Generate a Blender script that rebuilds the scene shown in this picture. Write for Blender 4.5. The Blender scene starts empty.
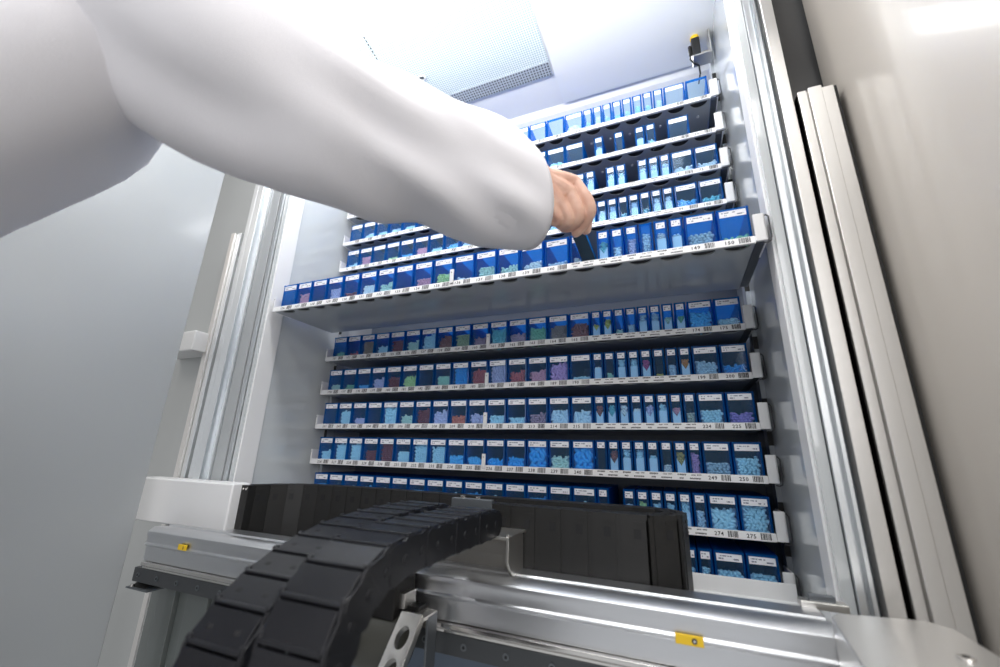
import bpy, bmesh, math, random
from mathutils import Vector, Matrix, Euler, noise
random.seed(7)
C = bpy.context.scene.collection
PI = math.pi
Z0 = 1.10                      # height of the reference shelf above the floor
S = 0.048                      # pitch of one shelf slot
V = Vector

# ------------------------------------------------------------------ materials
def new_mat(name):
    m = bpy.data.materials.new(name); m.use_nodes = True
    nt = m.node_tree; nt.nodes.clear()
    out = nt.nodes.new('ShaderNodeOutputMaterial')
    return m, nt, out
def pr(name, col, rough=.5, metal=0., coat=0., spec=.5, bump=0., bscale=60., vary=0., vscale=8., stretch=None, coat_rough=.05):
    m, nt, out = new_mat(name)
    b = nt.nodes.new('ShaderNodeBsdfPrincipled')
    b.inputs['Base Color'].default_value = (*col, 1); b.inputs['Roughness'].default_value = rough
    b.inputs['Metallic'].default_value = metal; b.inputs['Coat Weight'].default_value = coat
    b.inputs['Coat Roughness'].default_value = coat_rough
    b.inputs['Specular IOR Level'].default_value = spec
    nt.links.new(b.outputs[0], out.inputs[0])
    tc = nt.nodes.new('ShaderNodeTexCoord'); mp = nt.nodes.new('ShaderNodeMapping')
    nt.links.new(tc.outputs['Object'], mp.inputs[0])
    if stretch: mp.inputs['Scale'].default_value = stretch
    if bump:
        n = nt.nodes.new('ShaderNodeTexNoise'); n.inputs['Scale'].default_value = bscale; n.inputs['Detail'].default_value = 3
        nt.links.new(mp.outputs[0], n.inputs['Vector'])
        bp = nt.nodes.new('ShaderNodeBump'); bp.inputs['Strength'].default_value = bump; bp.inputs['Distance'].default_value = .002
        nt.links.new(n.outputs[0], bp.inputs['Height']); nt.links.new(bp.outputs[0], b.inputs['Normal'])
    if vary:
        n = nt.nodes.new('ShaderNodeTexNoise'); n.inputs['Scale'].default_value = vscale; n.inputs['Detail'].default_value = 4
        nt.links.new(mp.outputs[0], n.inputs['Vector'])
        r = nt.nodes.new('ShaderNodeMapRange'); r.inputs[3].default_value = max(0.02, rough-vary); r.inputs[4].default_value = rough+vary
        nt.links.new(n.outputs[0], r.inputs[0]); nt.links.new(r.outputs[0], b.inputs['Roughness'])
    return m
def translucent(name, col, tint, mix, rough=.15, glow=None):
    m, nt, out = new_mat(name)
    b = nt.nodes.new('ShaderNodeBsdfPrincipled'); b.inputs['Base Color'].default_value = (*col, 1); b.inputs['Roughness'].default_value = rough
    if glow:
        tl = nt.nodes.new('ShaderNodeBsdfTranslucent'); tl.inputs[0].default_value = (*glow, 1)
        y = nt.nodes.new('ShaderNodeMixShader'); y.inputs[0].default_value = .5
        nt.links.new(b.outputs[0], y.inputs[1]); nt.links.new(tl.outputs[0], y.inputs[2]); b = y
    t = nt.nodes.new('ShaderNodeBsdfTransparent'); t.inputs[0].default_value = (*tint, 1)
    x = nt.nodes.new('ShaderNodeMixShader'); x.inputs[0].default_value = mix
    nt.links.new(b.outputs[0], x.inputs[1]); nt.links.new(t.outputs[0], x.inputs[2]); nt.links.new(x.outputs[0], out.inputs[0])
    return m
def emit(name, col, st):
    m, nt, out = new_mat(name); e = nt.nodes.new('ShaderNodeEmission'); e.inputs[0].default_value = (*col, 1); e.inputs[1].default_value = st
    nt.links.new(e.outputs[0], out.inputs[0]); return m
def window_mat():
    m, nt, out = new_mat('clear_window')
    t = nt.nodes.new('ShaderNodeBsdfTransparent'); t.inputs[0].default_value = (.86, .95, 1, 1)
    g = nt.nodes.new('ShaderNodeBsdfGlossy'); g.inputs['Roughness'].default_value = .06; g.inputs[0].default_value = (.8, .9, 1, 1)
    d = nt.nodes.new('ShaderNodeBsdfDiffuse'); d.inputs[0].default_value = (.30, .58, .95, 1)
    lw = nt.nodes.new('ShaderNodeLayerWeight'); lw.inputs[0].default_value = .5
    p5 = nt.nodes.new('ShaderNodeMath'); p5.operation = 'POWER'; nt.links.new(lw.outputs['Facing'], p5.inputs[0]); p5.inputs[1].default_value = 5
    f = nt.nodes.new('ShaderNodeMath'); f.operation = 'MULTIPLY_ADD'; nt.links.new(p5.outputs[0], f.inputs[0]); f.inputs[1].default_value = .8; f.inputs[2].default_value = .008
    a = nt.nodes.new('ShaderNodeMixShader'); a.inputs[0].default_value = .04
    nt.links.new(t.outputs[0], a.inputs[1]); nt.links.new(d.outputs[0], a.inputs[2])
    x = nt.nodes.new('ShaderNodeMixShader'); nt.links.new(f.outputs[0], x.inputs[0]); nt.links.new(a.outputs[0], x.inputs[1]); nt.links.new(g.outputs[0], x.inputs[2])
    nt.links.new(x.outputs[0], out.inputs[0]); return m
def label_mat():
    # white paper label with two lines of small dark print
    m, nt, out = new_mat('printed_label')
    N, L = nt.nodes, nt.links
    b = N.new('ShaderNodeBsdfPrincipled'); b.inputs['Roughness'].default_value = .45; L.new(b.outputs[0], out.inputs[0])
    tc = N.new('ShaderNodeTexCoord'); oi = N.new('ShaderNodeObjectInfo')
    sg = N.new('ShaderNodeSeparateXYZ'); L.new(tc.outputs['Generated'], sg.inputs[0])
    so = N.new('ShaderNodeSeparateXYZ'); L.new(tc.outputs['Object'], so.inputs[0])
    def math_(op, a, b_=None, c=None):
        n = N.new('ShaderNodeMath'); n.operation = op
        for i, q in enumerate((a, b_, c)):
            if q is None: continue
            if isinstance(q, (int, float)): n.inputs[i].default_value = q
            else: L.new(q, n.inputs[i])
        return n.outputs[0]
    def noise1(row):
        cx = N.new('ShaderNodeCombineXYZ'); L.new(so.outputs[0], cx.inputs[0]); cx.inputs[1].default_value = row
        L.new(math_('MULTIPLY', oi.outputs['Random'], 30.), cx.inputs[2])
        n = N.new('ShaderNodeTexNoise'); n.inputs['Scale'].default_value = 620; n.inputs['Detail'].default_value = 1
        mp = N.new('ShaderNodeMapping'); L.new(cx.outputs[0], mp.inputs[0]); mp.inputs['Scale'].default_value = (1, .01, .01)
        L.new(mp.outputs[0], n.inputs['Vector']); return math_('GREATER_THAN', n.outputs[0], .44)
    def band(s, lo, hi): return math_('MULTIPLY', math_('GREATER_THAN', s, lo), math_('LESS_THAN', s, hi))
    x, z = sg.outputs[0], sg.outputs[2]
    l1 = math_('MULTIPLY', math_('MULTIPLY', band(z, .60, .76), band(x, .08, .62)), noise1(1.))
    l2 = math_('MULTIPLY', math_('MULTIPLY', band(z, .22, .42), math_('ADD', band(x, .08, .28), band(x, .66, .92))), noise1(7.))
    k = math_('MINIMUM', math_('ADD', l1, l2), 1.)
    mx = N.new('ShaderNodeMix'); mx.data_type = 'RGBA'; mx.inputs[6].default_value = (.86, .88, .92, 1); mx.inputs[7].default_value = (.22, .24, .32, 1)
    L.new(k, mx.inputs[0]); L.new(mx.outputs[2], b.inputs['Base Color']); return m
def perforated():
    m, nt, out = new_mat('perforated_sheet'); N, L = nt.nodes, nt.links
    b = N.new('ShaderNodeBsdfPrincipled'); b.inputs['Roughness'].default_value = .4; L.new(b.outputs[0], out.inputs[0])
    tc = N.new('ShaderNodeTexCoord'); vo = N.new('ShaderNodeTexVoronoi'); vo.inputs['Randomness'].default_value = 0; vo.inputs['Scale'].default_value = 165
    L.new(tc.outputs['Object'], vo.inputs['Vector'])
    r = N.new('ShaderNodeMath'); r.operation = 'LESS_THAN'; r.inputs[1].default_value = .40; L.new(vo.outputs['Distance'], r.inputs[0])
    mx = N.new('ShaderNodeMix'); mx.data_type = 'RGBA'; mx.inputs[6].default_value = (.80, .86, .87, 1); mx.inputs[7].default_value = (.42, .52, .55, 1)
    L.new(r.outputs[0], mx.inputs[0]); L.new(mx.outputs[2], b.inputs['Base Color']); return m
def skin_mat():
    m, nt, out = new_mat('skin'); N, L = nt.nodes, nt.links
    b = N.new('ShaderNodeBsdfPrincipled'); b.inputs['Roughness'].default_value = .5; L.new(b.outputs[0], out.inputs[0])
    b.inputs['Subsurface Weight'].default_value = .12; b.inputs['Subsurface Radius'].default_value = (.01, .004, .002); b.inputs['Subsurface Scale'].default_value = .5
    tc = N.new('ShaderNodeTexCoord'); n = N.new('ShaderNodeTexNoise'); n.inputs['Scale'].default_value = 38; n.inputs['Detail'].default_value = 4; L.new(tc.outputs['Object'], n.inputs['Vector'])
    cr = N.new('ShaderNodeValToRGB'); cr.color_ramp.elements[0].position = .35; cr.color_ramp.elements[0].color = (.68, .38, .28, 1); cr.color_ramp.elements[1].position = .65; cr.color_ramp.elements[1].color = (.80, .52, .40, 1)
    L.new(n.outputs[0], cr.inputs[0]); L.new(cr.outputs[0], b.inputs['Base Color'])
    n2 = N.new('ShaderNodeTexNoise'); n2.inputs['Scale'].default_value = 420; L.new(tc.outputs['Object'], n2.inputs['Vector'])
    bp = N.new('ShaderNodeBump'); bp.inputs['Strength'].default_value = .2; bp.inputs['Distance'].default_value = .001; L.new(n2.outputs[0], bp.inputs['Height']); L.new(bp.outputs[0], b.inputs['Normal'])
    return m

M = dict(
    panel=pr('white_gloss_panel', (.60, .63, .64), .22, coat=.85, coat_rough=.03),
    panel_warm=pr('cream_gloss_panel', (.56, .515, .46), .30, coat=.2, coat_rough=.06),
    panel_cool=pr('grey_gloss_panel', (.42, .44, .45), .30, coat=.4, coat_rough=.12),
    white=pr('white_powder_coat', (.82, .82, .82), .38),
    strip=pr('white_strip', (.84, .84, .84), .35),
    under=pr('grey_painted_steel', (.40, .43, .46), .28, coat=.5, coat_rough=.06),
    dark_steel=pr('dark_steel', (.16, .175, .19), .38, metal=.6, vary=.08),
    shaded_strip=pr('shaded_strip', (.07, .075, .08), .4, metal=.4),
    alu=pr('brushed_aluminium', (.70, .71, .73), .34, metal=1., bump=.04, bscale=20, stretch=(1, 60, 60)),
    alu_v=pr('drawn_aluminium', (.82, .85, .87), .34, metal=1.),
    alu_warm=pr('satin_aluminium', (.78, .76, .73), .35, metal=.85),
    steel=pr('polished_steel', (.74, .72, .69), .18, metal=1.),
    steel_mat=pr('milled_steel', (.70, .68, .64), .36, metal=1., vary=.06),
    black=pr('black_plastic', (.013, .0125, .012), .5, spec=.45, bump=.1, bscale=300),
    black_chain=pr('black_chain_plastic', (.007, .0075, .010), .36, vary=.07, vscale=40),
    hole=pr('dark_recess', (.006, .006, .007), .7),
    gap=pr('black_gap', (.012, .012, .012), .6),
    ink=pr('black_ink', (.03, .03, .035), .6),
    ink_soft=pr('grey_ink', (.10, .10, .12), .6),
    yellow=pr('yellow_tag', (.86, .56, .02), .4),
    blue=translucent('blue_plastic', (.006, .15, .38), (.22, .60, .95), .42, glow=(.03, .40, .90)),
    rail_shade=pr('grey_green_rail_shade', (.13,.145,.14), .3, coat=.3),
    navy=pr('navy_plastic', (.003, .018, .036), .6, spec=.2),
    window=window_mat(), label=label_mat(),
    insert=pr('pale_blue_insert', (.60, .78, .96), .4),
    perf=perforated(), skin=skin_mat(),
    nail=pr('nail', (.80, .58, .52), .25),
    coat=pr('white_cotton', (.92, .905, .935), .9, spec=.2, bump=.25, bscale=900),
    hair=pr('dark_hair', (.04, .028, .02), .5), trousers=pr('dark_trousers', (.05, .06, .09), .8), shoe=pr('black_shoe', (.02, .02, .02), .4),
    back=pr('blue_grey_back', (.16, .20, .26), .4, coat=.2),
    floor=pr('grey_floor', (.42, .43, .44), .45, vary=.08), ceil=pr('white_ceiling', (.88, .89, .89), .55),
    lamp=emit('led_diffuser', (1, .99, .97), 9.),
    green=emit('green_led', (.02, 1, .35), 6.),
)
PILL = {}
def pill_mat(name, col, rough=.4):
    PILL[name] = pr('pill_' + name.replace(' ', '_'), col, rough)
for n_, c_ in {'green': (.22, .52, .36), 'red': (.60, .12, .13), 'tan': (.42, .27, .19), 'light blue': (.56, .83, .97), 'dark red': (.26, .045, .05),
               'pale green': (.62, .82, .74), 'reddish brown': (.36, .11, .09), 'olive': (.42, .47, .28), 'mauve': (.52, .32, .42), 'teal': (.18, .56, .66),
               'brown': (.33, .22, .19), 'yellow': (.75, .66, .16), 'pale blue': (.64, .80, .96), 'blue': (.10, .50, .95), 'lavender': (.63, .58, .84),
               'lime': (.60, .80, .36), 'mint': (.48, .80, .66), 'bright blue': (.03, .40, .95), 'pink': (.78, .36, .47), 'violet pink': (.62, .34, .66),
               'magenta': (.56, .10, .30), 'orange': (.82, .33, .09), 'white': (.86, .90, .95), 'purple': (.42, .27, .70), 'gold': (.56, .42, .13), 'grey': (.55, .58, .52),
               'orange red': (.70, .17, .10), 'bluish grey': (.45, .57, .70)}.items(): pill_mat(n_, c_)

# ------------------------------------------------------------------ mesh helpers
class MB:
    def __init__(s): s.v, s.f, s.m, s.mats = [], [], [], []
    def mi(s, mat):
        if mat not in s.mats: s.mats.append(mat)
        return s.mats.index(mat)
    def add(s, vs, fs, mat=None, mtx=None):
        k = len(s.v); i = s.mi(mat) if mat else 0
        s.v += [tuple(mtx @ V(v)) if mtx else tuple(v) for v in vs]
        s.f += [tuple(a+k for a in f) for f in fs]; s.m += [i]*len(fs); return s
    def box(s, x0, x1, y0, y1, z0, z1, mat=None, mtx=None):
        return s.add([(x0,y0,z0),(x1,y0,z0),(x1,y1,z0),(x0,y1,z0),(x0,y0,z1),(x1,y0,z1),(x1,y1,z1),(x0,y1,z1)],
                     [(0,3,2,1),(4,5,6,7),(0,1,5,4),(1,2,6,5),(2,3,7,6),(3,0,4,7)], mat, mtx)
    def prism(s, poly, a, b, axis='x', mat=None, mtx=None):
        # poly: list of 2-D points in the plane normal to axis
        n = len(poly)
        def P(p, t): return {'x': (t, p[0], p[1]), 'y': (p[0], t, p[1]), 'z': (p[0], p[1], t)}[axis]
        vs = [P(p, a) for p in poly] + [P(p, b) for p in poly]
        fs = [tuple(range(n))[::-1], tuple(range(n, 2*n))] + [(i, (i+1) % n, n+(i+1) % n, n+i) for i in range(n)]
        return s.add(vs, fs, mat, mtx)
    def tube(s, pts, r, n=8, mat=None, caps=True):
        pts = [V(p) for p in pts]; vs, fs = [], []
        rr = r if isinstance(r, (list, tuple)) else [r]*len(pts)
        up = None
        for i, p in enumerate(pts):
            t = (pts[min(i+1, len(pts)-1)] - pts[max(i-1, 0)]).normalized()
            if up is None: up = t.orthogonal().normalized()
            up = (up - t*up.dot(t)).normalized(); sd = t.cross(up)
            for k in range(n):
                a = 2*PI*k/n; vs.append(p + (up*math.cos(a) + sd*math.sin(a))*rr[i])
        for i in range(len(pts)-1):
            for k in range(n): fs.append((i*n+k, i*n+(k+1) % n, (i+1)*n+(k+1) % n, (i+1)*n+k))
        if caps: fs += [tuple(range(n))[::-1], tuple((len(pts)-1)*n+k for k in range(n))]
        return s.add(vs, fs, mat)
    def cyl(s, c, d, r, h, n=16, mat=None):
        d = V(d).normalized(); c = V(c); return s.tube([c, c+d*h], r, n, mat)
    def loft(s, rings, mat=None, cap=True):
        n = len(rings[0]); vs = [tuple(p) for r in rings for p in r]; fs = []
        for i in range(len(rings)-1):
            for k in range(n): fs.append((i*n+k, i*n+(k+1) % n, (i+1)*n+(k+1) % n, (i+1)*n+k))
        if cap: fs += [tuple(range(n))[::-1], tuple((len(rings)-1)*n+k for k in range(n))]
        return s.add(vs, fs, mat)
    def mesh(s, name, off=(0,0,0)):
        me = bpy.data.meshes.new(name); o = V(off)
        me.from_pydata([tuple(V(v)-o) for v in s.v], [], s.f)
        for mt in s.mats: me.materials.append(mt)
        for p, i in zip(me.polygons, s.m): p.material_index = i
        bm = bmesh.new(); bm.from_mesh(me); bmesh.ops.recalc_face_normals(bm, faces=bm.faces); bm.to_mesh(me); bm.free()
        return me
def setp(o, label=None, cat=None, group=None, kind=None):
    if label: o['label'] = label
    if cat: o['category'] = cat
    if group: o['group'] = group
    if kind: o['kind'] = kind
    return o
def link(name, me, parent=None, loc=(0,0,0), bevel=0., seg=2, smooth=False):
    o = bpy.data.objects.new(name, me); C.objects.link(o); o.location = loc
    if parent: o.parent = parent
    if bevel:
        b = o.modifiers.new('bevel', 'BEVEL'); b.width = bevel; b.segments = seg; b.limit_method = 'ANGLE'; b.angle_limit = math.radians(35)
    if smooth or bevel:
        for p in me.polygons: p.use_smooth = True
        if bevel: o.modifiers.new('wn', 'WEIGHTED_NORMAL').keep_sharp = True
    return o
def thing(name, loc, label, cat, group=None):
    o = bpy.data.objects.new(name, None); C.objects.link(o); o.location = (loc[0], loc[1], loc[2]+Z0); o.empty_display_size = .02
    o['rel'] = tuple(loc)
    return setp(o, label, cat, group)
def part(name, mb, parent, bevel=0., **k):      # geometry given in shelf coordinates
    return link(name, mb.mesh(name, tuple(parent['rel'])), parent, bevel=bevel, **k)
def solo(name, mb, base, label=None, cat=None, group=None, kind=None, bevel=0., **k):
    o = link(name, mb.mesh(name, base), None, (base[0], base[1], base[2]+Z0), bevel=bevel, **k)
    return setp(o, label, cat, group, kind)

# ------------------------------------------------------------------ setting
FZ = -Z0
XL, XR = -.035, 1.034          # inner faces of the cabinet
YF, YB = -.20, .19             # front plane and back wall
ZT, ZB = .945, -Z0
solo('floor', MB().box(-3, 4, -3.6, 1.2, FZ-.05, FZ, M['floor']), (0,0,FZ), kind='structure')
solo('wall_back', MB().box(XL-.02, XR+.02, YB, YB+.02, ZB, ZT+.02, M['back']), (0,YB,0), kind='structure')
solo('wall_left', MB().box(XL-.012, XL, YF+.004, YB, ZB, ZT, M['panel']), (XL,0,0), kind='structure')
solo('wall_right', MB().box(XR, XR+.012, YF+.004, YB, ZB, ZT, M['panel']), (XR,0,0), kind='structure')
ce = MB().box(XL-.25, XR+.25, -.62, YB+.02, ZT, ZT+.03, M['ceil'])
solo('ceiling', ce, (0,0,ZT), kind='structure')
solo('trim_1', MB().prism([(.10,.945),(.19,.945),(.19,.905),(.115,.932)], XL, XR, 'x', M['ceil']), (0,.1,.93), kind='structure')
# perforated vent sheet in the cabinet roof
t = thing('ceiling_vent', (.40,-.15,.94), 'perforated pale metal vent sheet in the bright cabinet roof', 'vent')
part('perforated_sheet', MB().box(.165,.645,-.29,-.052,.9405,.944,M['perf']), t)
g = MB().box(.165,.645,-.052,-.008,.9395,.944,pr('perforated_sheet_edge_band', (.55,.60,.64), .4)); part('edge_band', g, t)
bandm = MB()
for i in range(60):
    for j in range(5): bandm.box(.172+i*.0079,.1765+i*.0079,-.048+j*.0082,-.0435+j*.0082,.9388,.9398,M['dark_steel'])
part('band_slots', bandm, t)
for (x, y) in ((.262,-.155),(.305,-.128),(.215,-.172),(.245,-.12)):
    mb = MB()
    for k in range(10):
        a = 2*PI*k/10; mb.tube([(x+.011*math.cos(a),y+.007*math.sin(a),.9385),(x+.011*math.cos(a+.63),y+.007*math.sin(a+.63),.9385)],.0018,6,M['white'])
    mb.box(x-.006,x+.006,y-.003,y+.003,.9375,.9395,M['dark_steel']); part('fixing_ring', mb, t)
mb = MB()
for i in range(16): mb.box(.232-i*.0012-.0015,.232-i*.0012+.0015,-.28+i*.0095,-.276+i*.0095,.9385,.940,M['dark_steel'])
part('seam', mb, t)
# right smooth roof sheet, a little lower than the vent
solo('trim_2', MB().box(.652,XR,-.30,.09,.936,.9445,pr('pale_roof_sheet',(.88,.90,.91),.4)), (.8,-.1,.94), kind='structure')

# cabinet front frame: white return + aluminium rails each side (profiled), black gaps
def rail(name, x0, segs, y, z0, z1, label, sign, mats):
    t = thing(name, (x0, y, z0), label, 'rail')
    x = x0
    for (w, d, mt, nm) in segs:
        xa, xb = (x, x+sign*w) if sign > 0 else (x+sign*w, x)
        part(nm, MB().box(xa, xb, y+d, y+.05, z0, z1, mats[mt]), t, bevel=.0010 if w > .012 else 0)
        x += sign*w
    return t
mats = M
solo('trim_3', MB().box(XR-.004, 1.041, YF+.013, YF+.05, ZB, ZT+.1, M['white']), (1.03,YF,ZB), kind='structure', bevel=.001)
solo('trim_4', MB().box(-.049, XL+.004, YF+.006, YF+.05, ZB, ZT+.1, M['white']), (-.04,YF,ZB), kind='structure', bevel=.001)
rail('guide_rail', 1.041, [(.006,.012,'dark_steel','groove'),(.007,-.004,'alu_v','lip'),(.006,.010,'alu_v','groove'),(.004,-.003,'alu_v','bead'),(.006,.010,'dark_steel','groove'),(.017,-.008,'alu_warm','outer_band')], YF, ZB, ZT+.3,
     'aluminium guide rail with grooves up the right side of the cabinet opening', 1, M)
solo('trim_5', MB().box(1.087,1.0945,YF+.015,YF+.05,ZB,ZT+.3,M['gap']), (1.09,YF,ZB), kind='structure')
rail('guide_rail', -.049, [(.010,-.001,'alu_v','inner_band'),(.005,.008,'dark_steel','groove'),(.034,-.002,'panel_cool','flat_band'),(.004,-.006,'alu_v','bead'),(.020,.004,'alu_v','web'),(.022,-.012,'alu_v','round_lip'),(.010,.010,'dark_steel','groove'),(.016,-.006,'alu_v','outer_lip'),(.010,.008,'alu_warm','groove')], YF, ZB, ZT+.3,
     'bright aluminium guide rail up the left side of the cabinet opening', -1, M)
# outer front panels
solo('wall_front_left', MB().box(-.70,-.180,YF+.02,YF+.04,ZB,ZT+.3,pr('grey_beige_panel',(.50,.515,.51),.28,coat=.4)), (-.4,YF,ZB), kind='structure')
solo('wall_front_right', MB().box(1.0945,1.62,YF+.06,YF+.08,ZB,ZT+.5,pr('door_shade_panel',(.10,.10,.10),.35)), (1.2,YF,ZB), kind='structure')  # dark cabinet side added; its colour carries the shade beside the door
mb = MB()
for i, (xa, w_, d_) in enumerate(((-.150,.030,.002),(-.119,.05,-.002),(-.067,.03,.006),(-.035,.06,0),(.027,.05,.006))):
    mb.box(xa, xa+w_, YF-.040+d_, YF-.020, ZB, -.330, M['rail_shade'])  # ribs added over the rails, the beam's shadow put into their colour
solo('rail_shade_ribs', mb, (-.1,YF,ZB), kind='structure', bevel=.0015)
# grip profiles that stop half way up, left and right
t = thing('edge_profile', (1.12,YF,ZB), 'flat off-white edge profile beside the right door, ending half way up', 'profile')
part('inner_band', MB().box(1.0945,1.106,YF-.006,YF+.04,ZB,.510,M['alu_warm']), t, bevel=.0012)
part('middle_band', MB().box(1.1075,1.125,YF-.010,YF+.04,ZB,.510,M['alu_warm']), t, bevel=.0012)
part('backing', MB().box(1.0945,1.142,YF-.001,YF+.041,ZB,.5095,M['alu_warm']), t)
part('outer_band', MB().box(1.1255,1.142,YF-.004,YF+.04,ZB,.510,M['alu_warm']), t, bevel=.0012)
solo('trim_6', MB().box(1.142,1.1465,YF-.001,YF+.04,ZB,.510,M['gap']), (1.143,YF,ZB), kind='structure')
t = thing('edge_profile', (-.20,YF,ZB), 'narrow metal edge profile beside the left guide rail, ending at mid height', 'profile')
part('outer_band', MB().box(-.214,-.199,YF-.012,YF+.02,ZB,.510,M['alu_warm']), t, bevel=.001)
part('inner_band', MB().box(-.198,-.182,YF-.006,YF+.02,ZB,.510,M['alu_v']), t, bevel=.001)
t = thing('door_buffer', (-.27,YF,.19), 'small white buffer block on the panel left of the rail', 'buffer')
part('block', MB().box(-.36,-.206,YF-.045,YF+.02,.170,.222,M['white']), t, bevel=.004)
# right door swung open, left door swung open
def slab(p, q, th, z0, z1, mat):
    p, q = V((*p,0)), V((*q,0)); d = (q-p).normalized(); n = V((d.y,-d.x,0))
    return MB().prism([tuple((p)[:2]), tuple(q[:2]), tuple((q+n*th)[:2]), tuple((p+n*th)[:2])], z0, z1, 'z', mat)
d1 = slab((1.150,-.150),(1.26,-1.05),-.03,ZB,1.25,M['panel_warm'])
solo('door_1', d1, (1.15,-.2,ZB), kind='structure', bevel=.002)
d2 = slab((-.150,-.300),(-.20,-1.10),.03,ZB,1.25,M['panel_cool'])
dl = solo('door_2', d2, (-.15,-.3,ZB), kind='structure', bevel=.002)

# ------------------------------------------------------------------ shelves
def glyphs():
    g = {}
    for ch in '0123456789':
        cu = bpy.data.curves.new('digit', 'FONT'); cu.body = ch; cu.size = 1; cu.resolution_u = 2; cu.offset = .018
        o = bpy.data.objects.new('digit', cu); C.objects.link(o); bpy.context.view_layer.update()
        me = bpy.data.meshes.new_from_object(o.evaluated_get(bpy.context.evaluated_depsgraph_get()))
        g[ch] = ([v.co[:2] for v in me.vertices], [tuple(p.vertices) for p in me.polygons])
        bpy.data.objects.remove(o); bpy.data.curves.remove(cu); bpy.data.meshes.remove(me)
    return g
GL = glyphs()
def text(mb, s, x, z, size, y, mat):
    for ch in s:
        vs, fs = GL[ch]; mb.add([(x+a*size, y, z+b*size) for a, b in vs], fs, mat); x += size*.58
def board_mesh(x0, x1, y0, y1, z0, z1, holes, mat):
    bm = bmesh.new(); edges = []
    def loop(pts):
        vs = [bm.verts.new((x, y, z0)) for x, y in pts]
        for i in range(len(vs)): edges.append(bm.edges.new((vs[i], vs[(i+1) % len(vs)])))
    loop([(x0,y0),(x1,y0),(x1,y1),(x0,y1)])
    for cx, cy, rx, ry in holes:
        # half oval: straight at the front, round at the back
        loop([(cx+rx*math.cos(a), cy+ry*math.sin(a)) for a in [PI*k/10 for k in range(11)]])
    bmesh.ops.triangle_fill(bm, use_beauty=True, use_dissolve=False, edges=edges)
    r = bmesh.ops.extrude_face_region(bm, geom=bm.faces[:])
    bmesh.ops.translate(bm, verts=[e for e in r['geom'] if isinstance(e, bmesh.types.BMVert)], vec=(0,0,z1-z0))
    bmesh.ops.recalc_face_normals(bm, faces=bm.faces)
    me = bpy.data.meshes.new('shelf_board'); bm.to_mesh(me); bm.free(); me.materials.append(mat); return me
DEPTH = .188
def slot_x(i):                 # the 25 places of a shelf: 15 medium, 8 narrow, 2 wide
    if i < 15: return i*S, S
    if i < 23: return (15+.5*(i-15))*S, S/2
    return (19+i-23)*S, S
def build_shelf(k, z, y, label, full=True, dot_xs=()):
    t = thing('pull_out_shelf', (.5, y, z), label, 'shelf', 'pull-out canister shelves')
    rel = V(t['rel'])
    part('oval_shade_sheet', MB().box(.0,1.007,y+.003,y+.022,z+.00222,z+.00238,M['gap']), t)  # dark sheet added above the ovals; their inner shade put into its colour
    me = board_mesh(-.014-.5, 1.008-.5, .0015, DEPTH, 0, .0022, [((i+.5)*S-.5, .0035, S*.38, .0160) for i in range(21)], M['under'])
    link('shelf_board', me, t)
    part('label_strip', MB().prism([(y-.0035,z-.0004),(y+.0012,z-.0004),(y+.0012,z+.0125),(y-.0012,z+.0125)], -.0165, 1.009, 'x', M['strip']), t, bevel=.0005, seg=1)
    # printed slot numbers and bar codes, on paper strip face
    mb = MB(); rnd = random.Random(k)
    tl = .0023/.0129
    def yy(zz): return y-.0035 + (zz-z)*tl - .00025
    def rect(a, b, c, d, mt): mb.add([(a,yy(c),c),(b,yy(c),c),(b,yy(d),d),(a,yy(d),d)], [(0,1,2,3)], mt)
    base = (k-1)*25
    for i in list(range(15))+[23,24]:
        x, w = slot_x(i); n = str(base+i+1)
        m2 = MB(); text(m2, n, x+.006, z+.0030, .0085, 0, M['ink'])
        mb.add([(a, yy(c), c) for a, _, c in m2.v], m2.f, M['ink'])
        xx = x+.0265
        while xx < x+.0415:
            ww = rnd.choice((.0005,.0008,.0013,.0017)); rect(xx, xx+ww, z+.0018, z+.0112, M['ink']); xx += ww + rnd.choice((.0006,.0010))
    for i in range(15,23,2):
        x, _ = slot_x(i)
        for (a, b, c, d) in ((.004,.0185,.0078,.0108),(.027,.034,.0080,.0100),(.0365,.043,.0084,.0104),(.007,.014,.0020,.0048),(.024,.042,.0018,.0046)):
            xx = x+a
            while xx < x+b:
                ww = rnd.uniform(.0006,.0018); rect(xx, min(xx+ww, x+b), z+c+rnd.uniform(0,.0006), z+d, M['ink']); xx += ww+.0005
    part('printed_numbers', mb, t)
    # end plates
    mb = MB().box(1.009,1.0245,y-.006,y-.001,z+.001,z+.047,M['white']).box(1.0222,1.0248,y-.006,y+.06,z+.002,z+.046,M['white'])
    part('end_bracket', mb, t, bevel=.0008)
    part('end_bracket', MB().box(-.0195,-.0155,y-.004,y+.05,z,z+.036,M['white']).cyl((-.0175,y-.0046,z+.031),(0,1,0),.0012,.001,8,M['dark_steel']), t, bevel=.0006)
    part('wire_clip', MB().tube([(1.0245,y-.001,z+.044),(1.0270,y-.004,z+.044),(1.0295,y-.005,z+.040),(1.0295,y-.005,z+.006),(1.028,y-.005,z-.001),(1.024,y-.005,z-.003),(1.019,y-.003,z-.002)],.0012,6,M['ink']), t)
    part('side_rail', MB().box(1.010,1.024,y+.01,y+DEPTH,z+.003,z+.010,M['dark_steel']), t)
    part('divider_tab', MB().box(10*S-.0042,10*S+.0042,y-.0055,y-.002,z+.006,z+.036,M['white']).box(10*S-.001,10*S+.001,y-.002,y+.03,z+.010,z+.034,M['white']).cyl((10*S,y-.0062,z+.029),(0,1,0),.0013,.002,8,M['dark_steel']), t, bevel=.0007)
    for x in dot_xs: part('white_dot', MB().cyl((x,y+.047,z-.0022),(0,0,1),.0030,.003,12,M['lamp' if False else 'white']), t)  # small white discs on the underside, above empty slots
    return t

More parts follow.
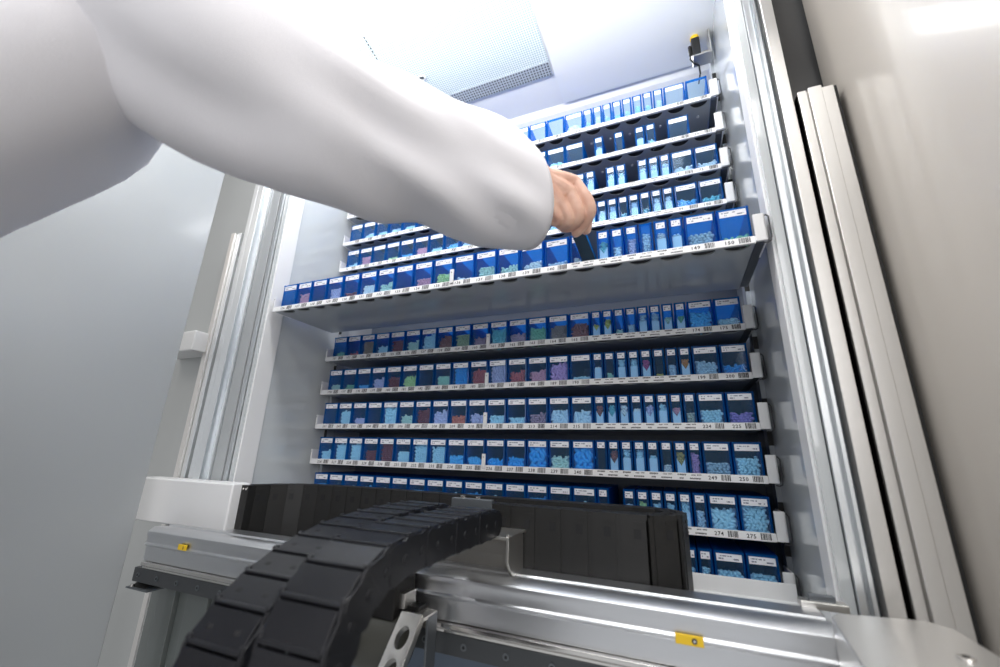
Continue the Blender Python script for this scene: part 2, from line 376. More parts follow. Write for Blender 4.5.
ROWZ = {1:.7323, 2:.6382, 3:.5439, 4:.4567, 6:.2669, 7:.1841, 8:.0906, 9:0., 10:-.089, 11:-.1784, 12:-.268}
ROWY = {k: 0. for k in ROWZ}; ROWY[6] = -.1885
ROWN = {1:'the topmost shelf', 2:'the second shelf from the top', 3:'the third shelf from the top', 4:'the shelf above the tray',
        6:'the pulled-out tray', 7:'the first shelf below the tray', 8:'the second shelf below the tray', 9:'the third shelf below the tray',
        10:'the fourth shelf below the tray', 11:'the shelf above the chain', 12:'the lowest shelf'}
SHL = {1:'topmost white canister shelf under the bright cabinet roof', 2:'second white canister shelf from the top', 3:'third white canister shelf from the top',
       4:'white canister shelf just above the pulled-out tray', 6:'white canister tray pulled out to the cabinet front, under the reaching hand',
       7:'white canister shelf first below the pulled-out tray', 8:'white canister shelf second below the pulled-out tray', 9:'white canister shelf third below the pulled-out tray',
       10:'white canister shelf fourth below the pulled-out tray', 11:'white canister shelf partly hidden by the black cable chain', 12:'lowest white canister shelf, behind the metal beam'}

# contents: (colour, fill 0..1, shape) ; None = empty canister ; 'E' = empty slot ; narrow ones may carry an insert: add 'v' (v-notch) or 'p' (plain)
r_, c_, o_ = 'round', 'capsule', 'oval'
ROW = {}
ROW[7] = [('green',.2,o_),('red',.15,o_),('tan',.75,o_),('light blue',.4,r_),('dark red',.65,o_),('pale green',.5,o_),('light blue',.8,o_),('reddish brown',.6,o_),('olive',.65,o_),('mauve',.4,r_),
          ('teal',.75,c_),('mauve',.4,c_),('green',.6,c_),('brown',.65,r_),('reddish brown',.62,o_),
          ('yellow',.55,r_,'v'),('yellow',.75,r_,'v'),('pale green',.25,o_),('pale blue',.4,r_),('pale blue',.82,r_,'p'),('pale blue',.82,r_,'p'),('pale green',.6,r_,'v'),('green',.6,r_,'v'),
          ('blue',.65,c_),('light blue',.3,r_)]
ROW[8] = [('pale green',.3,r_),('green',.2,o_),('blue',.2,r_),('lavender',.5,o_),('dark red',.55,o_),('lime',.5,c_),None,('mint',.5,r_),('bright blue',.92,r_),('red',.7,r_),
          ('lavender',.9,r_),('red',.5,o_),('pink',.5,o_),('violet pink',.75,c_),('light blue',.12,o_),
          ('white',.55,r_,'p'),('mint',.22,r_),('light blue',.8,r_,'p'),('light blue',.8,r_,'p'),('magenta',.75,r_,'v'),('yellow',.1,r_),('pale blue',.45,r_),('orange',.65,r_,'v'),
          ('pale blue',.55,r_),('bright blue',.3,o_)]
ROW[9] = [None,('light blue',.7,r_),('lavender',.3,r_),None,('light blue',.85,c_),('pale green',.4,r_),('dark red',.7,r_),('lavender',.55,c_),('orange red',.3,c_),('lavender',.42,r_),
          ('light blue',.35,o_),('light blue',.25,o_),('mauve',.42,r_),('pale blue',.5,c_),('pale blue',.45,c_),
          ('reddish brown',.75,r_,'v'),('teal',.75,r_,'v'),('white',.75,r_,'v'),('white',.65,r_,'p'),('lavender',.7,r_,'v'),('light blue',.75,r_,'p'),('pink',.6,r_,'v'),('grey',.4,r_),
          ('light blue',.5,r_),('purple',.36,r_)]
ROW[10] = [('light blue',.42,r_),('light blue',.8,r_),('light blue',.8,r_),('dark red',.45,r_),('dark red',.95,r_),('light blue',.5,r_),('light blue',.85,r_),('light blue',.75,r_),('blue',.3,c_),('blue',.25,c_),
           ('bright blue',.2,c_),('bright blue',.32,c_),('bright blue',.95,c_),('pale green',.4,c_),('bright blue',.95,c_),
           None,('reddish brown',.75,r_,'v'),('light blue',.8,r_,'p'),('light blue',.8,r_,'p'),('light blue',.6,r_,'p'),('white',.2,r_),('gold',.75,r_,'v'),('violet pink',.7,r_),
           ('bluish grey',.38,r_),('light blue',.6,r_)]
ROW[11] = [('light blue',.5,r_) if i % 3 else ('blue',.6,r_) for i in range(15)] + [('pale blue',.5,r_),'E',('pale blue',.6,r_),('lime',.7,r_),('light blue',.7,r_),('light blue',.7,r_),('light blue',.85,r_,'p'),('pale blue',.5,r_),('light blue',.6,c_),('light blue',.85,r_)]
ROW[12] = ['E']*20 + [('light blue',.5,r_),('light blue',.5,r_),('light blue',.5,r_),('light blue',.5,r_),('light blue',.5,r_)]
ROW[6] = [None,('pink',.55,r_),None,('lavender',.6,r_),('dark red',.25,o_),('white',.5,r_),('pale green',.45,r_),None,('pink',.4,r_),('lime',.45,r_),('white',.15,r_),('pale green',.5,r_),('pale green',.35,r_),('white',.35,r_),('pale blue',.2,r_),
          ('white',.25,r_),'H',('teal',.8,r_,'v'),('pale blue',.5,o_),('lavender',.7,r_),('pale blue',.8,r_),('white',.75,r_,'p'),('pale blue',.6,r_,'p'),('bluish grey',.5,r_),('green',.15,o_)]
ROW[1] = [('pale blue',.35,o_) if i % 4 else None for i in range(13)] + [None,('white',.4,o_)] + [('pale blue',.4,r_),('white',.6,r_),('pale blue',.5,r_),('light blue',.4,r_),('pale blue',.5,r_),('light blue',.6,r_),('light blue',.5,r_),('white',.6,r_),None,None]
ROW[2] = [('light blue',.3,o_) if i % 3 else None for i in range(13)] + [('light blue',.3,r_),None] + ['E',('bluish grey',.7,r_,'p'),'E',None,'E',('bluish grey',.6,r_,'p'),('light blue',.25,c_),'E',None,'E']
ROW[3] = [None,('pale blue',.35,r_),('light blue',.3,r_),('pale blue',.3,r_),('light blue',.3,r_)] + [('light blue',.3,r_) if i % 2 else None for i in range(10)] + [('pale blue',.8,r_,'p'),'E',('pale blue',.85,r_,'p'),('pale blue',.8,r_,'p'),'E',('pale blue',.8,r_,'p'),('pale blue',.8,r_,'p'),('pale blue',.8,r_,'p'),('white',.3,o_),('white',.35,r_)]
ROW[4] = [('light blue',.25,r_),('pink',.6,r_),None,('lime',.2,r_),('blue',.25,o_),('pink',.5,r_),('light blue',.3,r_),('blue',.3,o_),('pale blue',.3,r_)] + [('light blue',.3,r_)]*6 + [('pale blue',.8,r_,'p'),('white',.7,r_,'p'),('pale blue',.8,r_,'p'),('teal',.3,r_),('pale blue',.8,r_,'p'),('teal',.25,r_),('white',.8,r_,'p'),('white',.8,r_,'p'),('blue',.4,o_),('teal',.3,o_)]

H = .0655
def canister_meshes(w, lid=True):
    W = w-.0028; h = W/2; D = .150
    b = MB()
    for sx in (-1, 1):
        b.box(sx*h - (.0016 if sx > 0 else 0), sx*h + (0 if sx > 0 else .0016), .002, D, 0, H)
        b.prism([(sx*h, 0.),(sx*(h-.0026), -.0012),(sx*(h-.0034), .004),(sx*h, .004)], 0, H, 'z')
    b.box(-h, h, D-.002, D, 0, H).box(-h, h, .001, D, 0, .0016)
    b.prism([(-.0012,H-.0032),(.0035,H-.0034),(.0035,H),(.0004,H),(-.0012,H-.001)], -h, h, 'x')
    if lid: b.box(-h, h, .0036, D, H-.0014, H)
    b.mats = [M['blue']]; body = b.mesh('canister_body')
    wd = MB().box(-h+.003, h-.003, .0006, .0014, .0016, H-.003, M['window']).mesh('front_window')
    lb = MB().box(-h+.0036, h-.0036, -.0006, .0002, H-.0150, H-.0036, M['label']).mesh('paper_label')
    return body, wd, lb, h
KIND = {'medium': canister_meshes(S), 'narrow': canister_meshes(S/2), 'wide': canister_meshes(S)}
OPEN = {'medium': canister_meshes(S, False)[0], 'narrow': canister_meshes(S/2, False)[0], 'wide': canister_meshes(S, False)[0]}
def insert_mesh(kind, notch):
    h = KIND[kind][3]-.0036; z1 = .046
    poly = [(-h,.002),(h,.002),(h,z1-.012),(0,z1-.024),(-h,z1-.012)] if notch else [(-h,.002),(h,.002),(h,z1-.013),(-h,z1-.013)]
    return MB().prism(poly, .0035, .0050, 'y', M['insert']).mesh('insert_panel')
INS = {(k, n): insert_mesh(k, n) for k in ('narrow',) for n in (True, False)}
# pill heaps
def pill_geo(shape, r):
    n, rings = 8, 4
    if shape == 'round': L, sq = 0., .62
    elif shape == 'oval': L, sq = r*.55, .8
    else: L, sq = r*1.25, 1.
    vs, fs = [], []
    prof = []
    for i in range(rings+1):
        a = -PI/2 + PI*i/rings; prof.append((math.sin(a), math.cos(a)))
    for s_, c2 in prof:
        for k in range(n):
            a = 2*PI*k/n; x = r*s_ + (L if s_ > 0.01 else -L if s_ < -.01 else 0)
            if shape == 'round': vs.append((r*math.cos(a)*max(c2,.05), r*math.sin(a)*max(c2,.05), r*sq*s_))
            else: vs.append((x, r*math.cos(a)*max(c2,.05), r*sq*math.sin(a)*max(c2,.05)))
    for i in range(rings):
        for k in range(n): fs.append((i*n+k, i*n+(k+1) % n, (i+1)*n+(k+1) % n, (i+1)*n+k))
    fs += [tuple(range(n))[::-1], tuple(rings*n+k for k in range(n))]
    return vs, fs
HEAP = {}
def heap_mesh(kind, shape, fill, ins, seed):
    key = (kind, shape, round(fill, 2), ins, seed % 2)
    if key in HEAP: return HEAP[key]
    rnd = random.Random(str(key)); h = KIND[kind][3]-.004
    r = {'round': .0034, 'oval': .0034, 'capsule': .0032}[shape]
    if kind == 'narrow': r *= .75
    if shape == 'capsule' and fill > .9: r *= 1.35
    top = .011 + fill*.046
    mb = MB(); vs, fs = pill_geo(shape, r)
    pitch = r*(1.8 if shape == 'round' else 2.0)
    lay = 2 if fill < .3 else 1
    for j in range(3):
        yv = .0045 + r + j*pitch*.8
        z = .002 + r*.8; zi = 0
        while z < top + r:
            zi += 1; x = -h + r*.75 + (pitch*.5 if (zi+j) % 2 else 0) + rnd.uniform(0, pitch*.15)
            while x < h - r*.45:
                hmax = top + .0012*math.sin(x*140+seed) + rnd.uniform(-.0012,.0008)
                low = 0
                if ins == 'v': low = .046-.012-.012*(1-abs(x)/h)*1. - .001
                elif ins == 'p': low = .033
                if z < hmax and (j > 0 or z >= low) and (low == 0 or z > low-.004):
                    e = Euler((rnd.uniform(-.6,.6)+(PI/2 if shape == 'round' and rnd.random() < .7 else 0), rnd.uniform(-1.5,1.5) if shape != 'round' else rnd.uniform(-.6,.6), rnd.uniform(-.5,.5)))
                    mt = Matrix.Translation((x+rnd.uniform(-.0006,.0006), yv+rnd.uniform(-.0006,.0006), z+rnd.uniform(-.0006,.0006))) @ e.to_matrix().to_4x4()
                    mb.add(vs, fs, None, mt)
                x += pitch*rnd.uniform(.85,1.15)*(1.3 if shape == 'capsule' else 1)
            z += pitch*.72
    if not mb.v:
        mb.add(vs, fs, None, Matrix.Translation((0,.01,.004)))
    mb.mats = [PILL['white']]; me = mb.mesh('pill_heap')
    for p in me.polygons: p.use_smooth = True
    HEAP[key] = me; return me
WORD = ['first','second','third','fourth','fifth','sixth','seventh','eighth','ninth','tenth','eleventh','twelfth','thirteenth','fourteenth','fifteenth']
def place_from(idx, n):
    if idx < 13: return (WORD[idx] + ' from left') if idx else 'leftmost'
    b = n-1-idx
    return (WORD[b] + ' from right') if b else 'rightmost'
def make_canister(kind, x, y, z, label, ins, group, lid=True):
    body, wd, lb, h = KIND[kind]
    if not lid: body = OPEN[kind]
    t = thing('pill_canister', (x, y, z), label, 'canister', group)
    link('canister_body', body, t); link('front_window', wd, t); link('paper_label', lb, t)
    if ins: setp(link('insert_panel', INS[(kind, ins == 'v')], t), 'pale blue insert panel')
    return t
NOLABEL = {(1,13),(1,24),(6,20)}
count = 0
for k, z in ROWZ.items():
    y = ROWY[k]
    dot_xs = []
    if k-1 in ROW and k <= 3 or k in (1,2,3):
        for i, c in enumerate(ROW.get(k+1, [])):
            if c == 'E': xx, w = slot_x(i); dot_xs.append(xx+w/2)
    build_shelf(k, z, y, SHL[k], dot_xs=dot_xs)
    here = [i for i, c in enumerate(ROW[k]) if c not in ('E',)]
    for i, c in enumerate(ROW[k]):
        if c in ('E', 'H'): continue
        x, w = slot_x(i); kind = 'medium' if i < 15 else 'narrow' if i < 23 else 'wide'
        size = {'medium':'', 'narrow':'narrow ', 'wide':'wide '}[kind]
        where = f'{place_from(here.index(i), len(here))} on {ROWN[k]}'.replace('the ', '')
        word = {'round':'tablets','oval':'tablets','capsule':'capsules'}[c[2]] if c else ''
        cont = f'canister of {c[0]} {word}' if c else 'canister, empty'
        ins = c[3] if c and len(c) > 3 else None
        t = make_canister(kind, x+w/2, y+.0015, z+.0024, f'{size}blue {cont}, {where}', ins, f'canisters on {ROWN[k]}', k > 4)
        if (k, i) in NOLABEL:
            for ch in list(t.children):
                if ch.name.startswith('paper_label'): bpy.data.objects.remove(ch)
        if c:
            col, fill, shape = c[:3]
            o = link('pill_heap', heap_mesh(kind, shape, fill, ins, i), None, (x+w/2, y+.0015, z+.0024+Z0))
            o.material_slots[0].link = 'OBJECT'; o.material_slots[0].material = PILL[col]
            setp(o, f'{col} {word} in {size}canister {where}', 'pills', f'pill heaps on {ROWN[k]}', 'stuff')
# canister being lifted out by the hand: dark narrow front
t = thing('pill_canister', (.7575,-.1865,.2695), 'dark navy narrow canister tilted and held by the fingers above the tray', 'canister')
h = S/4-.0014
b = MB().box(-h,h,0,.12,0,.062,M['navy']).box(-h-.0004,-h+.0012,-.001,.12,0,.064,M['navy']).box(h-.0012,h+.0004,-.001,.12,0,.064,M['navy'])
link('canister_body', b.mesh('canister_body'), t, bevel=.0006)
link('side_panel', MB().box(h+.0005,h+.0030,.001,.118,.001,.063,M['blue']).mesh('side_panel'), t)
t.rotation_euler = (math.radians(10), math.radians(-17), 0)

# shelf carrier posts at the sides
for (x, lab) in ((1.030,'right'),(-.027,'left')):
    t = thing('shelf_post', (x,.05,ZB), f'slotted grey shelf post at the {lab} ends of the shelves', 'post')
    mb = MB().box(x-.004,x+.004,.045,.075,ZB,.93,M['under'])
    for i in range(32): mb.box(x-.0045,x+.0045,.0445,.0452,ZB+.05+i*.0603,ZB+.075+i*.0603,M['gap'])
    part('post_body', mb, t)
# small sensor hanging under the roof, top right
t = thing('sensor', (.999,.02,.895), 'small black sensor with yellow cap on a metal bracket under the roof', 'sensor')
part('bracket', MB().box(0.986,1.026,.03,.033,.868,.906,M['steel_mat']).box(0.986,1.026,.0,.033,.866,.869,M['steel_mat']).box(1.023,1.026,.0,.033,.868,.945,M['steel_mat']), t)
part('sensor_body', MB().prism([(.005,.872),(.022,.872),(.024,.928),(.004,.928)], 0.986, 1.004, 'x', M['black']), t, bevel=.002)
part('sensor_cap', MB().cyl((0.995,.0135,.927),(0,0,1),.010,.012,14,M['yellow']), t, bevel=.002)
part('plug', MB().cyl((0.982,.013,.885),(0,0,1),.004,.026,10,M['black']), t)
part('cable', MB().tube([(0.982,.013,.885),(0.980,.012,.872),(0.988,.018,.862),(.999,.03,.866),(1.004,.06,.872),(1.006,.12,.90)],.002,8,M['black']), t)

# ------------------------------------------------------------------ beam, chains and carriage
X0, X1 = -.103, 1.000
t = thing('gantry_beam', (.45,-.26,-.30), 'silver aluminium gantry beam running across the bottom of the cabinet opening', 'beam')
prof = [(-.300,-.2170),(-.300,-.2235),(-.298,-.2265),(-.298,-.2365),(-.301,-.2385),(-.301,-.2405),(-.296,-.2440),(-.296,-.2690),(-.23,-.2690),(-.23,-.2100),(-.262,-.2100),(-.264,-.2125),(-.276,-.2125),(-.278,-.2100),(-.290,-.2100)]
part('profile', MB().prism(prof, X0, X1, 'x', M['alu']), t, bevel=.0008)
part('linear_rail', MB().prism([(-.304,-.2695),(-.304,-.2745),(-.300,-.2775),(-.300,-.2805),(-.28,-.2805),(-.28,-.2695)], X0+.01, X1, 'x', M['steel']), t, bevel=.0006)
part('bolt_strip', MB().box(X0-.012,X1,-.300,-.285,-.305,-.281,M['shaded_strip']), t, bevel=.001)  # shadow on strip and bolts put into their dark colours
for i in range(19):
    x = X0+.004+i*.058
    mb = MB().cyl((x,-.3016,-.2925),(0,1,0),.0042,.003,12,M['dark_steel']).cyl((x,-.3020,-.2925),(0,1,0),.0020,.002,6,M['hole']); part('bolt', mb, t)
part('foot_flange', MB().box(X0-.016,X0+.05,-.305,-.25,-.3160,-.3135,M['dark_steel']).prism([(-.30,-.3135),(-.27,-.3135),(-.27,-.30)],X0-.012,X0+.03,'x',M['black']).cyl((X0-.002,-.302,-.3125),(0,0,1),.004,.004,10,M['steel']), t)
for (x0, x1, z0, z1, lab) in ((.851,.879,-.2450,-.2350,'yellow tag with a dark screw'),(.001,.024,-.2395,-.2300,'yellow tag with a small mark')):
    tg = setp(part('yellow_tag', MB().box(x0,x1,-.3022,-.2995,z0,z1,M['yellow']), t, bevel=.0006), lab)
    xc = x0+(x1-x0)*.68; zc = (z0+z1)/2
    if x0 > .5:
        o = link('tag_screw', MB().cyl((xc,-.3030,zc),(0,1,0),.0027,.0015,14,M['ink']).cyl((xc,-.3034,zc),(0,1,0),.0014,.001,10,M['steel']).mesh('tag_screw', tuple(t['rel'])), tg)
    else:
        mb = MB(); m2 = MB(); text(m2, '8', xc-.002, zc-.0028, .0075, -.3024, M['ink']); mb.add(m2.v, m2.f, M['ink'])
        o = link('tag_mark', mb.mesh('tag_mark', tuple(t['rel'])), tg)
mp_ = M['alu_warm']
part('end_plate', MB().prism([(.996,-.30),(1.005,-.285),(1.080,-.268),(1.094,-.285),(1.094,-.47),(.990,-.47),(.984,-.415)], -.2060, -.1990, 'z', mp_).prism([(.996,-.30),(1.090,-.30),(1.090,-.46),(.990,-.46),(.986,-.415)], -.30, -.2055, 'z', mp_), t, bevel=.001)
part('end_screw', MB().cyl((1.065,-.365,-.1992),(0,0,1),.0055,.0022,14,M['steel']).cyl((1.065,-.365,-.1972),(0,0,1),.0026,.0006,6,M['hole']), t)
part('end_latch', MB().box(.985,1.030,-.232,-.215,-.212,-.204,M['steel_mat']).box(.995,1.020,-.226,-.219,-.206,-.198,M['dark_steel']), t, bevel=.001)
# white end block on the left post
t = thing('carriage_block', (-.1,-.23,-.215), 'white block at the left end of the beam, clamped on the rail', 'block')
part('cover', MB().box(-.26,.047,-.252,-.212,-.214,-.1245,M['white']), t, bevel=.004)
part('clamp', MB().box(.0,.06,-.245,-.215,-.224,-.215,M['steel']), t, bevel=.002)

# --- big chain lying on edge: path in plan, links stand upright
def path_pts():
    P = []
    # from the block, curve to the back, along the back, U-turn, forward run
    ctrl = [(.050,-.216),(.060,-.180),(.085,-.140),(.130,-.118),(.20,-.108),(.30,-.108),(.40,-.114),(.50,-.118),(.60,-.120),(.70,-.119),(.79,-.117)]
    P += ctrl
    cx, cy, r = .815, -.164, .047
    for i in range(1, 10):
        a = PI/2 - PI*i/10; P.append((cx+r*math.cos(a), cy+r*math.sin(a)))
    P += [(.79,-.213),(.72,-.214),(.62,-.214),(.545,-.214)]
    return [V((a, b, 0)) for a, b in P]
def catmull(P, n=12):
    out = []
    for i in range(len(P)-1):
        p0, p1, p2, p3 = P[max(i-1,0)], P[i], P[i+1], P[min(i+2,len(P)-1)]
        for k in range(n):
            u = k/n; out.append(.5*((2*p1)+(p2-p0)*u+(2*p0-5*p1+4*p2-p3)*u*u+(3*p1-p0-3*p2+p3)*u**3))
    out.append(P[-1]); return out
def resample(P, step):
    out = [P[0]]; acc = 0
    for a, b in zip(P, P[1:]):
        L = (b-a).length; d = step-acc
        while d <= L and L > 0: out.append(a.lerp(b, d/L)); d += step
        acc = (acc+L) % step if L < step-acc else L-(d-step)
    return out
t = thing('cable_chain', (.45,-.16,-.235), 'long black cable chain standing on edge in front of the lowest shelves', 'cable chain')
LK = .0385
Q = resample(catmull(path_pts()), LK)
z0c, z1c = -.236, -.129
def link_mesh_upright():
    mb = MB(); L = LK; th = .015
    def pl(a, b, z0, z1, ya, yb, m='black'): mb.box(a, b, ya, yb, z0, z1, M[m])
    for sy in (-1, 1):
        y0, y1 = (th-.004, th) if sy > 0 else (-th, -th+.004)
        pl(0, L*.86, 0, z1c-z0c, y0, y1)                       # lids on the two faces
        y2, y3 = (th-.005, th-.0012) if sy > 0 else (-th+.0012, -th+.005)
        pl(L*.82, L*1.04, .004, z1c-z0c-.004, y2, y3)
        yo = y1 if sy > 0 else y0
        pl(L*.06, L*.42, z1c-z0c-.012, z1c-z0c-.0085, yo-.0008, yo+.0008)
        mb.box(L*.18, L*.42, yo-.0006, yo+.0006, z1c-z0c-.030, z1c-z0c-.018, M['hole'])
    for zz in ((0,.007),(z1c-z0c-.007,z1c-z0c)):               # side plates top and bottom
        pl(-.002, L*.98, zz[0], zz[1], -th+.002, -th+.012); pl(-.002, L*.98, zz[0], zz[1], th-.012, th-.002)
        pl(L*.25, L*.6, zz[0], zz[1], -th+.002, th-.002)
    return mb.mesh('chain_link')
lm = link_mesh_upright()
for a, b in zip(Q, Q[1:]):
    d = b-a
    o = link('chain_link', lm, t, bevel=.0008, seg=1) if False else link('chain_link', lm, t)
    o.location = (a.x-.45, a.y+.16, 0); o.rotation_euler = (0,0,math.atan2(d.y, d.x))
end = MB().box(.046,.066,-.232,-.200,z0c+.002,z1c+.001,M['black'])
for x in (.052,.060): end.cyl((x,-.2325,z1c-.006),(0,1,0),.0025,.002,10,M['steel'])
part('end_connector', end, t, bevel=.001)

# --- two black chains arching towards the camera
def arch(name, x0, x1, pts, label, holes):
    t = thing(name, ((x0+x1)/2, pts[-1][0], pts[-1][1]), label, 'cable chain', 'arched cable chains')
    rel = V(t['rel']); pitch = .0300
    P = resample(catmull([V((0, a, b)) for a, b in pts]), pitch)
    w = x1-x0; h = .036
    mb = MB(); L = pitch
    mb.box(-w/2+.003, w/2-.003, 0, L*.93, -.003, 0, M['black_chain'])             # outer lid
    mb.box(-w/2+.003, w/2-.003, L*.80, L*.93, -.002, .0012, M['black_chain'])    # rib at lid edge
    mb.box(-w/2+.003, w/2-.003, 0, L*.8, -h, -h+.003, M['black_chain'])
    for sx in (-1, 1):
        a = sx*w/2; 
        def sp(xa, xb, poly): mb.prism(poly, min(xa,xb), max(xa,xb), 'x', M['black_chain'])
        sp(a, a-sx*.003, [(-.003,-.004),(L*.72,-.0005),(L*.95,-.004),(L*.95,-h+.004),(L*.7,-h),(-.003,-h+.005)])
        sp(a-sx*.0032, a-sx*.006, [(L*.5,-.006),(L*1.3,-.006),(L*1.3,-h+.008),(L*.5,-h+.008)])
        mb.cyl((a-sx*.0035,L*.22,-h*.5),(sx,0,0),.0042,.0045,10,M['black_chain'])
        mb.cyl((a-sx*.0040,0,-h*.5),(sx,0,0),h*.47,.0035,24,M['black_chain'])
        mb.box(min(a-sx*.006,a-sx*.001),max(a-sx*.006,a-sx*.001),L*.70,L*.86,-.002,.0016,M['black_chain'])
    if holes:
        for sx in (-1, 1): mb.box(sx*w*.24-.0036, sx*w*.24+.0036, L*.40, L*.56, -.001, .0003, M['hole'])
    me = mb.mesh('chain_link'); odd = False
    for a, b in zip(P, P[1:]):
        d = (b-a); o = link('chain_link', me, t, bevel=.0007, seg=1)
        d = d.normalized(); x_ = V((-1,0,0)); n = x_.cross(d)
        mt = Matrix(((x_.x,d.x,n.x),(x_.y,d.y,n.y),(x_.z,d.z,n.z)))
        o.location = V((rel.x, a.y, a.z))-rel; o.rotation_euler = mt.to_euler()
        odd = not odd; o.scale.x = .982 if odd else 1
    return t
curve = [(-.300,-.126),(-.36,-.1255),(-.43,-.1255),(-.495,-.127),(-.540,-.133),(-.572,-.149),(-.592,-.172),(-.603,-.20),(-.607,-.24),(-.607,-.32),(-.607,-.42)]
arch('cable_chain', .573, .640, curve, 'nearer right one of two black cable chains arching over the beam towards the viewer', False)
curve2 = [(-.290,-.125),(-.36,-.1255),(-.43,-.130),(-.485,-.139),(-.530,-.154),(-.562,-.172),(-.586,-.194),(-.600,-.222),(-.606,-.26),(-.607,-.33),(-.607,-.42)]
arch('cable_chain', .488, .556, curve2, 'left one of two black cable chains, with slotted links, arching over the beam', True)

# --- carriage on the beam
t = thing('carriage', (.58,-.30,-.24), 'polished steel carriage riding on the beam below the black chains', 'carriage')
pl = [(.505,-.250),(.52,-.262)]
rings = []
sh = MB()
arcp = [(-.236,-.236),(-.240,-.210),(-.252,-.188),(-.268,-.172),(-.285,-.163)]
sh.prism([(a, b) for a, b in arcp] + [(a-.003, b-.003) for a, b in arcp[::-1]], .51, .648, 'x', M['steel_mat'])
part('curved_guard', sh, t)
part('gusset', MB().prism([(-.230,-.240),(-.232,-.165),(-.290,-.158),(-.292,-.192),(-.262,-.226)], .648, .652, 'x', M['steel_mat']), t, bevel=.0006)
part('mounting_plate', MB().box(.505,.655,-.300,-.225,-.1625,-.1595,M['steel_mat']), t, bevel=.0008)
part('slide_block', MB().box(.445,.520,-.35,-.302,-.262,-.216,M['black']), t, bevel=.003)
mb = MB().box(.53,.60,-.232,-.222,-.140,-.1225,M['dark_steel']); part('label_bracket', mb, t, bevel=.001)
for x in (.548,.575): part('bracket_screw', MB().cyl((x,-.227,-.123),(0,0,1),.004,.004,12,M['steel']), t)
# slotted slanted bracket
def slotted(x0, x1, p, q, th):
    p, q = V((0,*p)), V((0,*q)); L = (q-p).length; w = x1-x0
    bm = bmesh.new(); ed = []
    def lp(pts):
        vs = [bm.verts.new((a, b, 0)) for a, b in pts]
        for i in range(len(vs)): ed.append(bm.edges.new((vs[i], vs[(i+1) % len(vs)])))
    lp([(0,0),(w,0),(w,L),(0,L)])
    for c in (.028,.062,.096):
        if c < L-.012: lp([(w/2+.0085*math.cos(a), c+.0125*math.sin(a)) for a in [2*PI*k/20 for k in range(20)]])
    bmesh.ops.triangle_fill(bm, use_beauty=True, edges=ed)
    r = bmesh.ops.extrude_face_region(bm, geom=bm.faces[:])
    bmesh.ops.translate(bm, verts=[e for e in r['geom'] if isinstance(e, bmesh.types.BMVert)], vec=(0,0,-th))
    d = (q-p).normalized(); n = V((1,0,0)).cross(d)
    mt = Matrix((( 1,d.x,n.x,x0),(0,d.y,n.y,p.y),(0,d.z,n.z,p.z),(0,0,0,1)))
    bm.transform(mt); bmesh.ops.recalc_face_normals(bm, faces=bm.faces)
    bm.transform(Matrix.Translation(-V(t['rel'])))
    me = bpy.data.meshes.new('slotted_bracket'); bm.to_mesh(me); bm.free(); me.materials.append(M['steel_mat']); return me
link('slotted_bracket', slotted(.527,.558,(-.335,-.256),(-.415,-.350),.010), t, bevel=.0006)
part('bracket_lip', MB().box(.527,.562,-.345,-.312,-.2565,-.2525,M['steel_mat']).box(.5595,.5625,-.335,-.312,-.36,-.2545,M['dark_steel']), t, bevel=.0005)
part('pivot_bolt', MB().cyl((.474,-.375,-.289),(0,-1,.2),.010,.012,14,M['steel_mat']).cyl((.474,-.386,-.287),(0,-1,.2),.005,.004,6,M['steel']), t, bevel=.001)
part('motor_housing', MB().cyl((.43,-.33,-.29),(1,0,0),.034,.095,24,pr('olive_grey_casting',(.10,.10,.085),.45)), t, bevel=.002)
part('clip', MB().box(.510,.528,-.338,-.312,-.250,-.232,M['steel_mat']).box(.512,.545,-.332,-.312,-.256,-.247,M['black']), t, bevel=.001)

# white cover plate under the lowest shelf, right
t = thing('cover_plate', (.9,-.03,-.262), 'bent white cover plate under the lowest canisters at the right', 'plate')
part('face', MB().prism([(-.022,-.2335),(-.018,-.2335),(-.012,-.262),(-.06,-.266),(-.06,-.263),(-.016,-.259)], .0, 1.022, 'x', M['white']), t, bevel=.0008)
for x in (.965,.995): part('screw', MB().cyl((x,-.045,-.2632),(0,0,1),.004,.002,12,M['steel']), t)
part('ledge', MB().box(.90,1.022,-.19,-.06,-.272,-.266,M['white']).box(.89,.905,-.19,-.10,-.272,-.250,M['black']), t, bevel=.001)

# ------------------------------------------------------------------ person
PT = thing('person', (.33,-.85,-Z0), 'person in a white lab coat leaning in and reaching to the tray from the left', 'person')
prel = V(PT['rel'])
def ring(c, ax, ra, rb, n=40, up=None, f=None, i=0):
    ax = V(ax).normalized(); u = V(up or (0,0,1)); u = (u-ax*u.dot(ax)).normalized(); s = ax.cross(u); out = []
    for k in range(n):
        a = 2*PI*k/n; q = 1 + (f(a, i) if f else 0); out.append(V(c)+(u*math.cos(a)*ra+s*math.sin(a)*rb)*q)
    return out
